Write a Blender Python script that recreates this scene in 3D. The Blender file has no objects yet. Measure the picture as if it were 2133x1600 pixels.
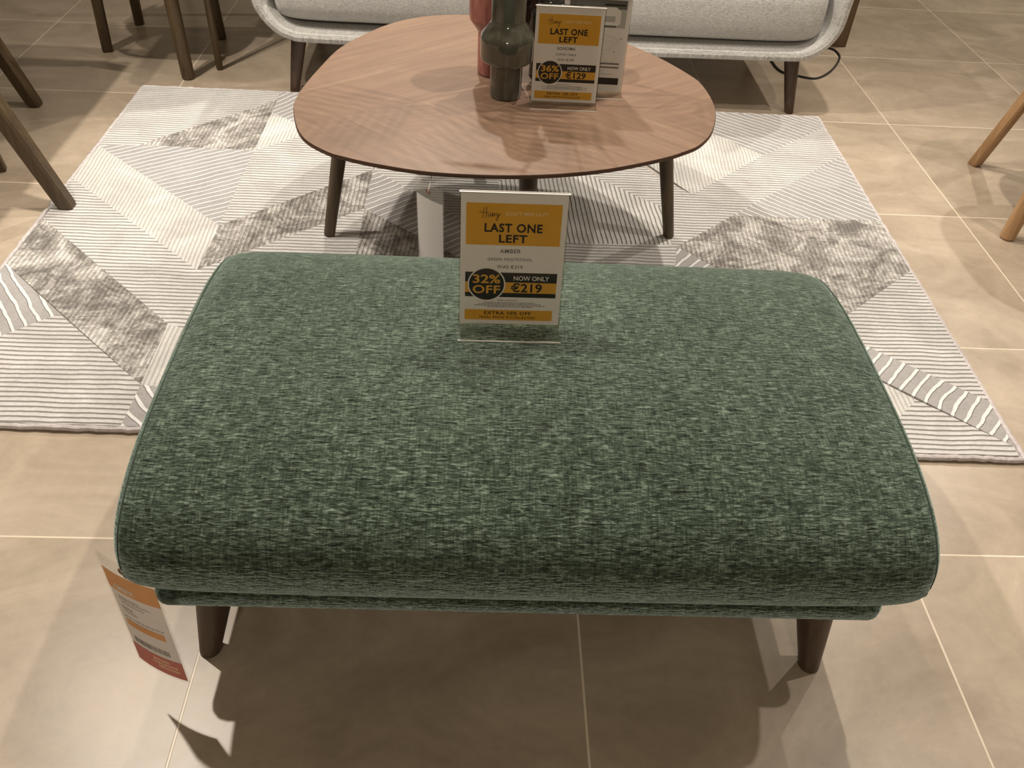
import bpy, bmesh, math, random
from mathutils import Vector, Matrix
C = bpy.context.scene.collection
SC = bpy.context.scene
R_ = math.radians
CAM_LOC=(-0.7782, -0.9255, 1.2282)
CAM_RIGHT=(0.998757, -0.011936, 0.048402)
CAM_UP=(-0.027822, 0.672185, 0.73986)
CAM_FWD=(0.041366, 0.740287, -0.671018)
CAM_LENS=29.9051
TABLE_OUTLINE=[(-1.1956, 0.866), (-1.1714, 0.7745), (-1.1422, 0.7197), (-1.0965, 0.677), (-1.064, 0.6591), (-0.9968, 0.6342), (-0.8995, 0.6103), (-0.8042, 0.604), (-0.7088, 0.6075), (-0.6119, 0.6229), (-0.5119, 0.6527), (-0.406, 0.7025), (-0.3563, 0.7344), (-0.3164, 0.7684), (-0.281, 0.8237), (-0.2577, 0.8901), (-0.2469, 0.9409), (-0.243, 1.0091), (-0.2513, 1.0908), (-0.2695, 1.1439), (-0.3283, 1.2443), (-0.4011, 1.3337), (-0.485, 1.4098), (-0.5993, 1.4677), (-0.7178, 1.4972), (-0.8266, 1.5019), (-0.8924, 1.4933), (-0.9568, 1.47), (-1.0181, 1.4254), (-1.0746, 1.3547), (-1.1416, 1.2306), (-1.174, 1.0993), (-1.1938, 0.9859), (-1.1998, 0.9202)]
RUG_POINTS={'a': (-1.9286, 1.862), 'b': (-1.4571, 1.8386), 'c': (-1.9039, 1.4048), 'd': (-1.7924, 1.4204), 'e': (-1.4539, 1.7636), 'f': (-1.4546, 1.4124), 'g': (-1.4535, 1.6736), 'i': (-1.4575, 0.9971), 'j': (-1.9113, 1.2129), 'k': (-1.4628, 0.7942), 'l': (-1.9066, 0.9996), 'm': (-1.4714, 0.5819), 'n': (-1.4701, 0.3809), 'o': (-1.9156, 0.796), 'p': (-1.7199, 0.6079), 'q': (-1.0946, 1.3237), 'r': (-1.0958, 1.1065), 's': (-1.4717, 0.2568), 'v1': (-1.3068, 1.5447), 't1': (-1.0035, 1.8457), 't2': (-0.5503, 1.8522), 'z1': (-0.8485, 1.536), 'u1': (-0.7325, 1.2838), 'u2': (-0.6678, 1.3284), 'u3': (-0.7237, 0.9617), 'u4': (-0.4595, 1.3388), 'u5': (-0.2706, 1.1668), 'u6': (-0.2735, 0.9786), 'u10': (-0.263, 1.3482), 'y2': (-0.7066, 0.7809), 'y6': (-1.0813, 0.4599), 'y7': (-1.142, 0.3377), 's2': (-1.106, 0.237), 'BR': (0.38889999999999997, 1.8361), 'A1': (0.3446, 1.7225), 'B1': (0.0948, 1.51), 't3': (-0.2405, 1.8404), 'D1': (-0.1738, 1.2482), 'E1': (0.346, 1.5243), 'F1': (-0.0774, 1.1391), 'G1': (0.3432, 1.1397), 'H1': (-0.262, 0.9701), 'I1': (0.3444, 0.8995), 'Q1': (0.0449, 0.6389), 'L1': (0.331, 0.4012), 'R1c': (0.3245, 0.2664), 'M1': (0.17, 0.3994), 'v9': (-0.0123, 0.222), 'S1': (-0.2905, 0.8352), 'FR': (0.3208, 0.2199), 'FL': (-2.0, 0.22), 'le': (-1.8568, 0.4836), 'lo': (-1.9066, 0.5948), 'o2': (-2.0, 0.796)}
RUG_REGIONS=[('cream', ['a', 'c', 'd', 'e', 'b'], 0), ('mottled', ['d', 'e', 'f'], 89.4), ('striped', ['c', 'd', 'f', 'i'], 33.3), ('striped', ['b', 't1', 'v1', 'g'], 55.0), ('soft', ['g', 'v1', 'f'], 88.8), ('soft', ['c', 'i', 'k', 'j'], 92.3), ('cream', ['f', 'v1', 'q', 'i'], 0), ('mottled', ['i', 'q', 'r', 'k'], 90.5), ('cream', ['j', 'k', 'm', 'l'], 0), ('mottled', ['l', 'm', 'n', 'o'], 87.3), ('wide', ['o', 'p', 'le', 'o2'], -53.9), ('cream', ['p', 'n', 's', 'FL', 'le'], 0), ('cream', ['k', 'r', 'y6', 'm'], 0), ('soft', ['m', 'y6', 'y7', 'n'], 90.4), ('wide', ['n', 'y7', 's2', 's'], -49.3), ('striped', ['q', 'u3', 'y2', 'r'], 41.8), ('mottled', ['r', 'y2', 'y6'], 85.7), ('cream', ['q', 'z1', 'u2', 'u1', 'u3'], 0), ('pale', ['u1', 'u2', 'u4', 'u5', 'u6', 'u3'], 92.8), ('striped', ['v1', 't1', 't2', 'z1'], 55.0), ('cream', ['v1', 'z1', 'q'], 90), ('cream', ['t2', 'u10', 'u5', 'u4', 'u2', 'z1'], 0), ('soft', ['t3', 'B1', 'D1', 't2'], 85.7), ('striped', ['t3', 'BR', 'A1', 'B1'], -37.9), ('cream', ['A1', 'E1', 'F1', 'D1', 'B1'], 0), ('striped', ['E1', 'G1', 'F1'], -40.0), ('cream', ['u10', 'D1', 'F1', 'H1', 'u6', 'u5'], 0), ('mottled', ['F1', 'G1', 'I1', 'Q1', 'H1'], 85.9), ('cream', ['I1', 'L1', 'Q1'], 0), ('wide', ['H1', 'Q1', 'L1', 'R1c', 'S1'], 50.2), ('soft', ['S1', 'M1', 'v9'], 88.6), ('cream', ['M1', 'R1c', 'FR', 'v9'], 0), ('cream', ['u3', 'u6', 'H1', 'S1', 'y2'], 0), ('cream', ['y2', 'S1', 'v9', 's2', 'y7', 'y6'], 90)]

# ---------------------------------------------------------------- camera, world, lights
cd = bpy.data.cameras.new('camera'); cam = bpy.data.objects.new('camera', cd); C.objects.link(cam)
r, u, f = Vector(CAM_RIGHT), Vector(CAM_UP), Vector(CAM_FWD)
M = Matrix(((r.x, u.x, -f.x, CAM_LOC[0]), (r.y, u.y, -f.y, CAM_LOC[1]), (r.z, u.z, -f.z, CAM_LOC[2]), (0, 0, 0, 1)))
cam.matrix_world = M; cd.sensor_width = 36; cd.lens = CAM_LENS; cd.clip_start = .02
SC.camera = cam
SC.view_settings.view_transform = 'Standard'; SC.view_settings.look = 'None'
SC.view_settings.exposure = 0.0; SC.view_settings.gamma = 1.0
w = bpy.data.worlds.new('world'); SC.world = w; w.use_nodes = True
w.node_tree.nodes['Background'].inputs[0].default_value = (1.0, .80, .56, 1)
w.node_tree.nodes['Background'].inputs[1].default_value = .18
def spot(name, loc, aim, power, col=(1, .90, .78), size=100, rad=.035, blend=.7):
    l = bpy.data.lights.new(name, 'SPOT'); l.energy = power; l.color = col
    l.spot_size = R_(size); l.spot_blend = blend; l.shadow_soft_size = rad
    o = bpy.data.objects.new(name, l); C.objects.link(o); o.location = loc
    o.rotation_euler = (Vector(aim) - Vector(loc)).to_track_quat('-Z', 'Y').to_euler(); return o
spot('track_or_fill_spot', (-2.25, 1.00, 3.0), (-.9, .2, 0), 270)
spot('track_or_fill_spot', (.25, 1.60, 3.1), (-.4, .3, 0), 215)
spot('track_or_fill_spot', (1.35, .45, 3.0), (-.3, .2, 0), 105)
spot('track_or_fill_spot', (1.9, 3.0, 3.0), (1.0, 2.2, 0), 185)
spot('track_or_fill_spot', (-2.6, .6, 3.1), (-2.1, 2.4, 0), 135, size=80)
spot('track_or_fill_spot', (-.9, -2.4, 2.9), (-.8, 1.3, 0), 80, (1, .86, .70), rad=.22)  # soft fill added behind the camera to brighten the sign cards
spot('track_or_fill_spot', (-1.05, 3.1, 2.9), (-.8, .5, 0), 210, size=70)

# ---------------------------------------------------------------- helpers
def nodes(name):
    m = bpy.data.materials.new(name); m.use_nodes = True
    nt = m.node_tree; return m, nt, nt.nodes['Principled BSDF']
def N(nt, t, **k):
    n = nt.nodes.new(t)
    for a, v in k.items():
        if a.startswith('i_'):
            key = a[2:].replace('_', ' '); n.inputs[int(key) if key.isdigit() else key].default_value = v
        else: setattr(n, a, v)
    return n
def ramp(nt, fac, stops):
    n = nt.nodes.new('ShaderNodeValToRGB'); e = n.color_ramp.elements
    while len(e) < len(stops): e.new(.5)
    for q, (p, c) in zip(e, stops):
        q.position = p; q.color = (*c, 1) if len(c) == 3 else c
    nt.links.new(fac, n.inputs[0]); return n.outputs[0]
def math_(nt, op, a, b=None, c=None):
    n = nt.nodes.new('ShaderNodeMath'); n.operation = op
    for i, v in enumerate((a, b, c)):
        if v is None: continue
        if isinstance(v, (int, float)): n.inputs[i].default_value = v
        else: nt.links.new(v, n.inputs[i])
    return n.outputs[0]
def mix(nt, fac, a, b, mode='MIX'):
    n = nt.nodes.new('ShaderNodeMix'); n.data_type = 'RGBA'; n.blend_type = mode
    for s, v in ((n.inputs[0], fac), (n.inputs[6], a), (n.inputs[7], b)):
        if isinstance(v, (int, float)): s.default_value = v
        elif isinstance(v, tuple): s.default_value = (*v, 1) if len(v) == 3 else v
        else: nt.links.new(v, s)
    return n.outputs[2]
def bump(nt, p, h, dist, strength=1.0):
    b = N(nt, 'ShaderNodeBump'); b.inputs['Distance'].default_value = dist; b.inputs['Strength'].default_value = strength
    nt.links.new(h, b.inputs['Height']); nt.links.new(b.outputs[0], p.inputs['Normal'])
def simple(name, col, rough=.6, metal=0, **k):
    m, nt, p = nodes(name); p.inputs['Base Color'].default_value = (*col, 1)
    p.inputs['Roughness'].default_value = rough; p.inputs['Metallic'].default_value = metal
    # faint procedural variation
    tc = N(nt, 'ShaderNodeTexCoord'); no = N(nt, 'ShaderNodeTexNoise', i_Scale=k.get('scale', 40.)); nt.links.new(tc.outputs['Object'], no.inputs['Vector'])
    v = k.get('var', .06)
    c = ramp(nt, no.outputs[0], [(.3, tuple(x*(1-v) for x in col)), (.7, tuple(min(1, x*(1+v)) for x in col))])
    nt.links.new(c, p.inputs['Base Color']); return m
def stretched(nt, coord, scale, nscale, detail=3, rough=.6, dist=0, rot=(0, 0, 0)):
    mp = N(nt, 'ShaderNodeMapping'); mp.inputs['Scale'].default_value = scale; mp.inputs['Rotation'].default_value = rot
    nt.links.new(coord, mp.inputs['Vector'])
    n = N(nt, 'ShaderNodeTexNoise', i_Scale=nscale, i_Detail=detail, i_Roughness=rough, i_Distortion=dist)
    nt.links.new(mp.outputs[0], n.inputs['Vector']); return n.outputs[0]

def link(name, bm, mats, parent=None, smooth=True, loc=None):
    me = bpy.data.meshes.new(name); bm.normal_update(); bm.to_mesh(me); bm.free()
    for m in (mats if isinstance(mats, (list, tuple)) else [mats]): me.materials.append(m)
    if smooth:
        for p in me.polygons: p.use_smooth = True
        me.set_sharp_from_angle(angle=R_(35))
    o = bpy.data.objects.new(name, me); C.objects.link(o)
    if loc: o.location = loc
    if parent: o.parent = parent
    return o
def tag(o, label=None, cat=None, group=None, kind=None):
    if label: o['label'] = label
    if cat: o['category'] = cat
    if group: o['group'] = group
    if kind: o['kind'] = kind
    return o
def thing(name, label, cat, loc=(0, 0, 0), rotz=0, group=None):
    o = bpy.data.objects.new(name, None); o.empty_display_size = .05; C.objects.link(o)
    o.location = loc; o.rotation_euler = (0, 0, rotz); return tag(o, label, cat, group)
def add_box(bm, c, s, rot=None, bev=0, mi=0):
    n = bmesh.ops.create_cube(bm, size=1)['verts']
    bmesh.ops.scale(bm, vec=s, verts=n)
    if bev:
        ed = list({e for v in n for e in v.link_edges})
        rr = bmesh.ops.bevel(bm, geom=ed, offset=bev, segments=3, affect='EDGES', profile=.5)
        n = list({v for f in rr['faces'] for v in f.verts} | {v for v in n if v.is_valid})
    if rot: bmesh.ops.rotate(bm, cent=(0, 0, 0), matrix=rot, verts=n)
    bmesh.ops.translate(bm, vec=c, verts=n)
    for f in {f for v in n for f in v.link_faces}: f.material_index = mi
def add_lathe(bm, prof, seg=64, c=(0, 0, 0), mi=0):
    rings = []
    for rad, z in prof:
        if rad < 1e-6: rings.append([bm.verts.new((c[0], c[1], c[2]+z))])
        else: rings.append([bm.verts.new((c[0]+rad*math.cos(2*math.pi*i/seg), c[1]+rad*math.sin(2*math.pi*i/seg), c[2]+z)) for i in range(seg)])
    for a, b in zip(rings, rings[1:]):
        for i in range(seg):
            j = (i+1) % seg
            if len(a) == 1 and len(b) == 1: continue
            if len(a) == 1: f = bm.faces.new((a[0], b[j], b[i]))
            elif len(b) == 1: f = bm.faces.new((a[i], a[j], b[0]))
            else: f = bm.faces.new((a[i], a[j], b[j], b[i]))
            f.material_index = mi
def add_taper(bm, p0, p1, r0, r1, seg=24, sides=None, rot=0, bev=.1):
    """tapered leg from foot p0 to top p1 with flat horizontal ends; sides=4 gives a chamfered square"""
    p0, p1 = Vector(p0), Vector(p1)
    if sides == 4:
        k = .78; angs = []
        pts = []
        for q in range(4):
            a = rot + q*math.pi/2
            for t in (-.62, .62): pts.append((math.cos(a+t*.98), math.sin(a+t*.98)))
    else: pts = [(math.cos(2*math.pi*i/seg), math.sin(2*math.pi*i/seg)) for i in range(seg)]
    lv = [(0, r0*.82), (.012, r0), (.5, (r0+r1)/2), (1, r1)]
    rings = []
    for t, rad in lv:
        c = p0.lerp(p1, t if t != .012 else .012)
        rings.append([bm.verts.new((c.x+rad*x, c.y+rad*y, c.z)) for x, y in pts])
    n = len(pts)
    for a, b in zip(rings, rings[1:]):
        for i in range(n): bm.faces.new((a[i], a[(i+1) % n], b[(i+1) % n], b[i]))
    bm.faces.new(rings[0][::-1]); bm.faces.new(rings[-1])
def add_tube(bm, pts, rad, seg=8, closed=False):
    pts = [Vector(p) for p in pts]; n = len(pts); rings = []
    for i, p in enumerate(pts):
        a = pts[(i-1) % n] if (closed or i > 0) else p; b = pts[(i+1) % n] if (closed or i < n-1) else p
        t = (b-a).normalized(); s = t.cross(Vector((0, 0, 1)))
        if s.length < 1e-3: s = t.cross(Vector((0, 1, 0)))
        s.normalize(); q = s.cross(t)
        rr = rad[i] if isinstance(rad, (list, tuple)) else rad
        rings.append([bm.verts.new(p+s*rr*math.cos(2*math.pi*k/seg)+q*rr*math.sin(2*math.pi*k/seg)) for k in range(seg)])
    for i in range(n if closed else n-1):
        a, b = rings[i], rings[(i+1) % n]
        for k in range(seg): bm.faces.new((a[k], a[(k+1) % seg], b[(k+1) % seg], b[k]))
    if not closed: bm.faces.new(rings[0][::-1]); bm.faces.new(rings[-1])
def smooth_pts(pts, sub=8, closed=False):
    P = [Vector(p) for p in pts]; n = len(P); out = []
    rng = range(n) if closed else range(n-1)
    for i in rng:
        g = (lambda k: P[k % n]) if closed else (lambda k: P[max(0, min(n-1, k))])
        a, b, c, d = g(i-1), g(i), g(i+1), g(i+2)
        for k in range(sub):
            t = k/sub
            out.append(.5*((2*b)+(c-a)*t+(2*a-5*b+4*c-d)*t*t+(3*b-a-3*c+d)*t**3))
    if not closed: out.append(P[-1])
    return out
# ---------------------------------------------------------------- materials
def mat_floor():
    m, nt, p = nodes('taupe_tile'); L = nt.links
    tc = N(nt, 'ShaderNodeTexCoord'); sp = N(nt, 'ShaderNodeSeparateXYZ'); L.new(tc.outputs['Object'], sp.inputs[0])
    def line(s):
        a = math_(nt, 'ADD', math_(nt, 'DIVIDE', s, .6), 200.5)
        fr = math_(nt, 'ABSOLUTE', math_(nt, 'SUBTRACT', math_(nt, 'FRACT', a), .5))
        return math_(nt, 'MULTIPLY', fr, .6)          # metres from the nearest joint
    dx, dy = line(sp.outputs[0]), line(sp.outputs[1])
    d = math_(nt, 'MINIMUM', dx, dy)
    g = N(nt, 'ShaderNodeMapRange'); g.inputs[1].default_value = .0013; g.inputs[2].default_value = .0022; g.inputs[3].default_value = 1; g.inputs[4].default_value = 0
    L.new(d, g.inputs[0])
    # per tile offset
    fx = math_(nt, 'FLOOR', math_(nt, 'DIVIDE', sp.outputs[0], .6)); fy = math_(nt, 'FLOOR', math_(nt, 'DIVIDE', sp.outputs[1], .6))
    cb = N(nt, 'ShaderNodeCombineXYZ'); L.new(math_(nt, 'MULTIPLY', fx, 7.3), cb.inputs[0]); L.new(math_(nt, 'MULTIPLY', fy, 3.7), cb.inputs[1]); L.new(math_(nt, 'ADD', fx, fy), cb.inputs[2])
    va = N(nt, 'ShaderNodeVectorMath', operation='ADD'); L.new(tc.outputs['Object'], va.inputs[0]); L.new(cb.outputs[0], va.inputs[1])
    n1 = stretched(nt, va.outputs[0], (1, 1.5, 1), 3.2, 6, .62, 1.2)
    n2 = stretched(nt, va.outputs[0], (1, 1, 1), 38, 4, .7)
    c1 = ramp(nt, n1, [(.28, (.285, .225, .163)), (.5, (.392, .317, .237)), (.70, (.505, .418, .318))])
    c2 = mix(nt, .22, c1, ramp(nt, n2, [(.3, (.29, .235, .175)), (.7, (.49, .41, .315))]))
    col = mix(nt, g.outputs[0], c2, (.74, .64, .50))  # cream grout colour lightened to stand in for its reflected sheen
    L.new(col, p.inputs['Base Color'])
    rr = N(nt, 'ShaderNodeMapRange'); rr.inputs[3].default_value = .28; rr.inputs[4].default_value = .42; L.new(n1, rr.inputs[0]); L.new(rr.outputs[0], p.inputs['Roughness'])
    h = math_(nt, 'SUBTRACT', math_(nt, 'MULTIPLY', n2, .05), math_(nt, 'MULTIPLY', g.outputs[0], .6))
    bump(nt, p, h, .0008, .6)
    return m
def mat_fabric(name, dark, mid, light, weave=1.0, sheen=.5, tintc=(.6, .8, .75)):
    m, nt, p = nodes(name); L = nt.links
    uv = N(nt, 'ShaderNodeUVMap'); uv.uv_map = 'UVMap'; U = uv.outputs[0]
    # short wavy horizontal ribs + broken vertical slub lines
    rib = stretched(nt, U, (64*weave, 310*weave, 1), 1.0, 3, .55, 1.0)
    fine = stretched(nt, U, (260*weave, 800*weave, 1), 1.0, 2, .6, .2)
    slub = stretched(nt, U, (330*weave, 34*weave, 1), 1.0, 3, .65, .3)
    big = stretched(nt, U, (3.5, 6, 1), 1.0, 3, .55)
    blotch = stretched(nt, U, (30, 14, 1), 1.0, 3, .6)
    a = math_(nt, 'ADD', math_(nt, 'MULTIPLY', rib, .66), math_(nt, 'MULTIPLY', fine, .2))
    a = math_(nt, 'ADD', a, math_(nt, 'MULTIPLY', math_(nt, 'SUBTRACT', slub, .5), .26))
    a = math_(nt, 'ADD', a, math_(nt, 'MULTIPLY', math_(nt, 'SUBTRACT', big, .5), .07))
    a = math_(nt, 'ADD', a, math_(nt, 'MULTIPLY', math_(nt, 'SUBTRACT', blotch, .5), .09))
    a = math_(nt, 'ADD', a, .06)
    c = ramp(nt, a, [(.36, dark), (.5, mid), (.68, light)])
    hue = stretched(nt, U, (2.2, 3.1, 1), 1.0, 2, .5)
    c = mix(nt, math_(nt, 'MULTIPLY', hue, .35), c, mix(nt, 1.0, c, tintc, 'MULTIPLY'))
    L.new(c, p.inputs['Base Color']); p.inputs['Roughness'].default_value = .85
    p.inputs['Sheen Weight'].default_value = sheen; p.inputs['Sheen Roughness'].default_value = .30
    p.inputs['Sheen Tint'].default_value = (*(min(1, v*k) for v, k in zip(light, (3.6, 4.4, 4.6))), 1)
    p.inputs['Specular IOR Level'].default_value = .15
    bump(nt, p, math_(nt, 'ADD', rib, math_(nt, 'MULTIPLY', slub, .35)), .004/weave, .75)
    return m
def mat_wood(name, a, b, rough=.45, axis=2, scale=1.0):
    m, nt, p = nodes(name); L = nt.links
    tc = N(nt, 'ShaderNodeTexCoord'); s = [60*scale]*3; s[axis] = 4*scale
    n = stretched(nt, tc.outputs['Object'], tuple(s), 1.0, 5, .65, .6)
    L.new(ramp(nt, n, [(.3, a), (.7, b)]), p.inputs['Base Color']); p.inputs['Roughness'].default_value = rough
    bump(nt, p, n, .0006, .3); return m
def mat_tabletop():
    m, nt, p = nodes('walnut_veneer'); L = nt.links
    tc = N(nt, 'ShaderNodeTexCoord'); sp = N(nt, 'ShaderNodeSeparateXYZ'); L.new(tc.outputs['Object'], sp.inputs[0])
    x = math_(nt, 'ADD', sp.outputs[0], .76); y = math_(nt, 'SUBTRACT', sp.outputs[1], .93)
    # veneer laid as a chevron folding at the middle of the top
    ay = math_(nt, 'ABSOLUTE', y)
    u = math_(nt, 'ADD', math_(nt, 'MULTIPLY', x, .62), math_(nt, 'MULTIPLY', ay, -.78))
    v = math_(nt, 'ADD', math_(nt, 'MULTIPLY', x, .78), math_(nt, 'MULTIPLY', ay, .62))
    strip = math_(nt, 'FLOOR', math_(nt, 'DIVIDE', u, .062))
    wn = N(nt, 'ShaderNodeTexWhiteNoise', noise_dimensions='2D'); cb0 = N(nt, 'ShaderNodeCombineXYZ')
    L.new(strip, cb0.inputs[0]); L.new(math_(nt, 'SIGN', y), cb0.inputs[1]); L.new(cb0.outputs[0], wn.inputs['Vector'])
    cb = N(nt, 'ShaderNodeCombineXYZ'); L.new(math_(nt, 'MULTIPLY', u, 60), cb.inputs[0]); L.new(math_(nt, 'MULTIPLY', v, 3.5), cb.inputs[1]); L.new(math_(nt, 'MULTIPLY', wn.outputs[0], 30), cb.inputs[2])
    n = N(nt, 'ShaderNodeTexNoise', i_Scale=1.0, i_Detail=5., i_Roughness=.65, i_Distortion=.6); L.new(cb.outputs[0], n.inputs['Vector'])
    c = ramp(nt, n.outputs[0], [(.2, (.155, .092, .058)), (.55, (.208, .130, .086)), (.85, (.275, .178, .122))])
    k = math_(nt, 'ADD', .95, math_(nt, 'MULTIPLY', wn.outputs[0], .1))
    kc = N(nt, 'ShaderNodeCombineXYZ'); [L.new(k, kc.inputs[i]) for i in range(3)]
    c = mix(nt, 1.0, c, kc.outputs[0], 'MULTIPLY')
    L.new(c, p.inputs['Base Color']); p.inputs['Roughness'].default_value = .42
    p.inputs['Coat Weight'].default_value = .12; p.inputs['Coat Roughness'].default_value = .25
    bump(nt, p, n.outputs[0], .0004, .25); return m
def rug_mat(kind):
    m, nt, p = nodes('rug_'+kind); L = nt.links
    uv = N(nt, 'ShaderNodeUVMap'); uv.uv_map = 'UVMap'
    tc = N(nt, 'ShaderNodeTexCoord')
    wob = N(nt, 'ShaderNodeTexNoise', i_Scale=9., i_Detail=3., i_Roughness=.55); L.new(tc.outputs['Object'], wob.inputs['Vector'])
    sp = N(nt, 'ShaderNodeSeparateXYZ'); L.new(uv.outputs[0], sp.inputs[0])
    per = {'cream': .0140, 'pale': .0125, 'soft': .0105, 'striped': .0215, 'wide': .028, 'mottled': .0115}[kind]
    v = math_(nt, 'ADD', math_(nt, 'DIVIDE', sp.outputs[1], per), math_(nt, 'MULTIPLY', math_(nt, 'SUBTRACT', wob.outputs[0], .5), .9 if kind not in ('pale', 'mottled') else .7))
    fr = math_(nt, 'FRACT', math_(nt, 'ADD', v, 100))
    tri = math_(nt, 'MULTIPLY', math_(nt, 'ABSOLUTE', math_(nt, 'SUBTRACT', fr, .5)), 2)   # 0 centre, 1 at the boundary
    silk = stretched(nt, tc.outputs['Object'], (1, 1, 1), 7, 5, .7, .8)
    fib = stretched(nt, tc.outputs['Object'], (1, 1, 1), 130, 4, .7)
    if kind in ('cream', 'pale', 'soft'):
        base = ramp(nt, silk, [(.3, (.50, .485, .465)), (.6, (.61, .60, .585)), (.75, (.73, .73, .72))] if kind == 'cream' else [(.3, (.49, .48, .45)), (.55, (.60, .59, .56)), (.75, (.73, .725, .705))])
        gro = ramp(nt, tri, [(.70, (1, 1, 1)), (.93, {'cream': (.64, .62, .59), 'pale': (.66, .64, .61), 'soft': (.86, .85, .84)}[kind])])
        c = mix(nt, 1.0, base, gro, 'MULTIPLY'); h = ramp(nt, tri, [(.6, (1, 1, 1)), (.97, (0, 0, 0))]); dist = .002 if kind == 'soft' else .005
    elif kind == 'mottled':
        big = stretched(nt, tc.outputs['Object'], (1, 1, 1), 11, 7, .78, 1.2)
        base = ramp(nt, math_(nt, 'ADD', math_(nt, 'MULTIPLY', big, .8), math_(nt, 'MULTIPLY', fib, .2)), [(.41, (.17, .157, .145)), (.47, (.28, .262, .243)), (.53, (.46, .44, .41)), (.60, (.68, .665, .63))])
        gro = ramp(nt, tri, [(.2, (1, 1, 1)), (.95, (.80, .79, .77))])
        c = mix(nt, .8, base, mix(nt, 1.0, base, gro, 'MULTIPLY')); h = ramp(nt, tri, [(.3, (1, 1, 1)), (.97, (0, 0, 0))]); dist = .004
    else:
        w0 = .24 if kind == 'striped' else .24
        k = ramp(nt, tri, [(w0, (1, 1, 1)), (w0+.14, (0, 0, 0))])
        c = mix(nt, k, ramp(nt, silk, [(.3, (.315, .30, .295)), (.7, (.41, .395, .39))]), (.70, .695, .68))
        h = k; dist = .005
    fc = ramp(nt, fib, [(.25, (.86, .86, .86)), (.75, (1.06, 1.06, 1.06))])
    c = mix(nt, 1.0, c, fc, 'MULTIPLY')
    L.new(c, p.inputs['Base Color']); p.inputs['Roughness'].default_value = .8
    p.inputs['Sheen Weight'].default_value = .25; p.inputs['Sheen Roughness'].default_value = .4
    p.inputs['Specular IOR Level'].default_value = .2
    hh = math_(nt, 'ADD', h, math_(nt, 'MULTIPLY', fib, .3))
    bump(nt, p, hh, dist, .9); return m
def mat_glaze(name, a, b, rough=.08):
    m, nt, p = nodes(name); L = nt.links; tc = N(nt, 'ShaderNodeTexCoord')
    n = stretched(nt, tc.outputs['Object'], (1, 1, .25), 60, 4, .6, .6)
    L.new(ramp(nt, n, [(.35, a), (.7, b)]), p.inputs['Base Color']); p.inputs['Roughness'].default_value = rough
    p.inputs['Coat Weight'].default_value = .6; p.inputs['Coat Roughness'].default_value = .04; return m
def mat_acrylic():
    m = bpy.data.materials.new('clear_acrylic'); m.use_nodes = True; nt = m.node_tree; nt.nodes.clear()
    o = N(nt, 'ShaderNodeOutputMaterial'); t = N(nt, 'ShaderNodeBsdfTransparent'); t.inputs[0].default_value = (.93, .925, .90, 1)
    g = N(nt, 'ShaderNodeBsdfGlossy'); g.inputs['Roughness'].default_value = .06
    lw = N(nt, 'ShaderNodeLayerWeight'); lw.inputs[0].default_value = .5
    fac = math_(nt, 'ADD', .018, math_(nt, 'MULTIPLY', math_(nt, 'POWER', lw.outputs[1], 5), .8))
    mx = N(nt, 'ShaderNodeMixShader'); nt.links.new(fac, mx.inputs[0]); nt.links.new(t.outputs[0], mx.inputs[1]); nt.links.new(g.outputs[0], mx.inputs[2]); nt.links.new(mx.outputs[0], o.inputs[0])
    return m
FLOOR = mat_floor()
GREEN = mat_fabric('green_chenille', (.008, .012, .007), (.050, .070, .048), (.215, .265, .205), 1.0, 1.0, (.80, 1.0, 1.06))
SOFA = mat_fabric('light_grey_weave', (.36, .352, .335), (.52, .512, .49), (.70, .69, .665), 1.5, .25, (.97, .98, 1.0))
LEGBR = mat_wood('dark_brown_wood', (.035, .019, .011), (.085, .05, .03), .4)
OLIVE = mat_wood('smoked_oak', (.042, .025, .010), (.11, .072, .034), .5)
OAK = mat_wood('light_oak', (.30, .165, .075), (.47, .29, .15), .5)
TOPM = mat_tabletop()
EDGE = mat_wood('tabletop_edge', (.045, .02, .010), (.09, .042, .022), .5, 0)
RM = {k: rug_mat(k) for k in ('cream', 'pale', 'soft', 'striped', 'wide', 'mottled')}
GROOVE = simple('rug_groove', (.40, .37, .335), .95, var=.15)
BIND = simple('rug_binding', (.50, .46, .46), .8, var=.15, scale=120)
ACR = mat_acrylic()
PAPER = simple('white_paper', (.88, .85, .865), .6, var=.01)
AMB = simple('amber_ink', (.76, .40, .045), .5, var=.03)
BLK = simple('black_ink', (.018, .016, .014), .5, var=.05)
WHT = simple('white_ink', (.85, .82, .80), .5, var=.01)
PALEY = simple('pale_ink', (.88, .66, .36), .5, var=.01)
GRYI = simple('grey_ink', (.17, .16, .16), .5, var=.05)
LGR = simple('light_grey_ink', (.52, .50, .49), .5, var=.03)
ORG = simple('orange_ink', (.80, .36, .08), .5, var=.03)
RED = simple('red_ink', (.62, .12, .09), .5, var=.05)
BLACKP = simple('black_rubber', (.012, .011, .010), .5)
for m_ in (AMB, BLK, ORG, RED, GRYI): m_.node_tree.nodes['Principled BSDF'].inputs['Specular IOR Level'].default_value = .08
INKS = [PAPER, AMB, BLK, WHT, PALEY, GRYI, LGR, ORG, RED]
EDGE_GLINT = simple('acrylic_edge_glint', (.78, .76, .70), .2, var=.02)  # pale opaque colour painting the bright line along clear acrylic edges
SLV = bpy.data.materials.new('clear_sleeve_plastic'); SLV.use_nodes = True; _n = SLV.node_tree; _n.nodes.clear()
_o = N(_n, 'ShaderNodeOutputMaterial'); _t = N(_n, 'ShaderNodeBsdfTransparent'); _t.inputs[0].default_value = (.96, .96, .95, 1)
_d = N(_n, 'ShaderNodeBsdfDiffuse'); _d.inputs[0].default_value = (.75, .73, .70, 1); _g = N(_n, 'ShaderNodeBsdfGlossy'); _g.inputs['Roughness'].default_value = .15
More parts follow.
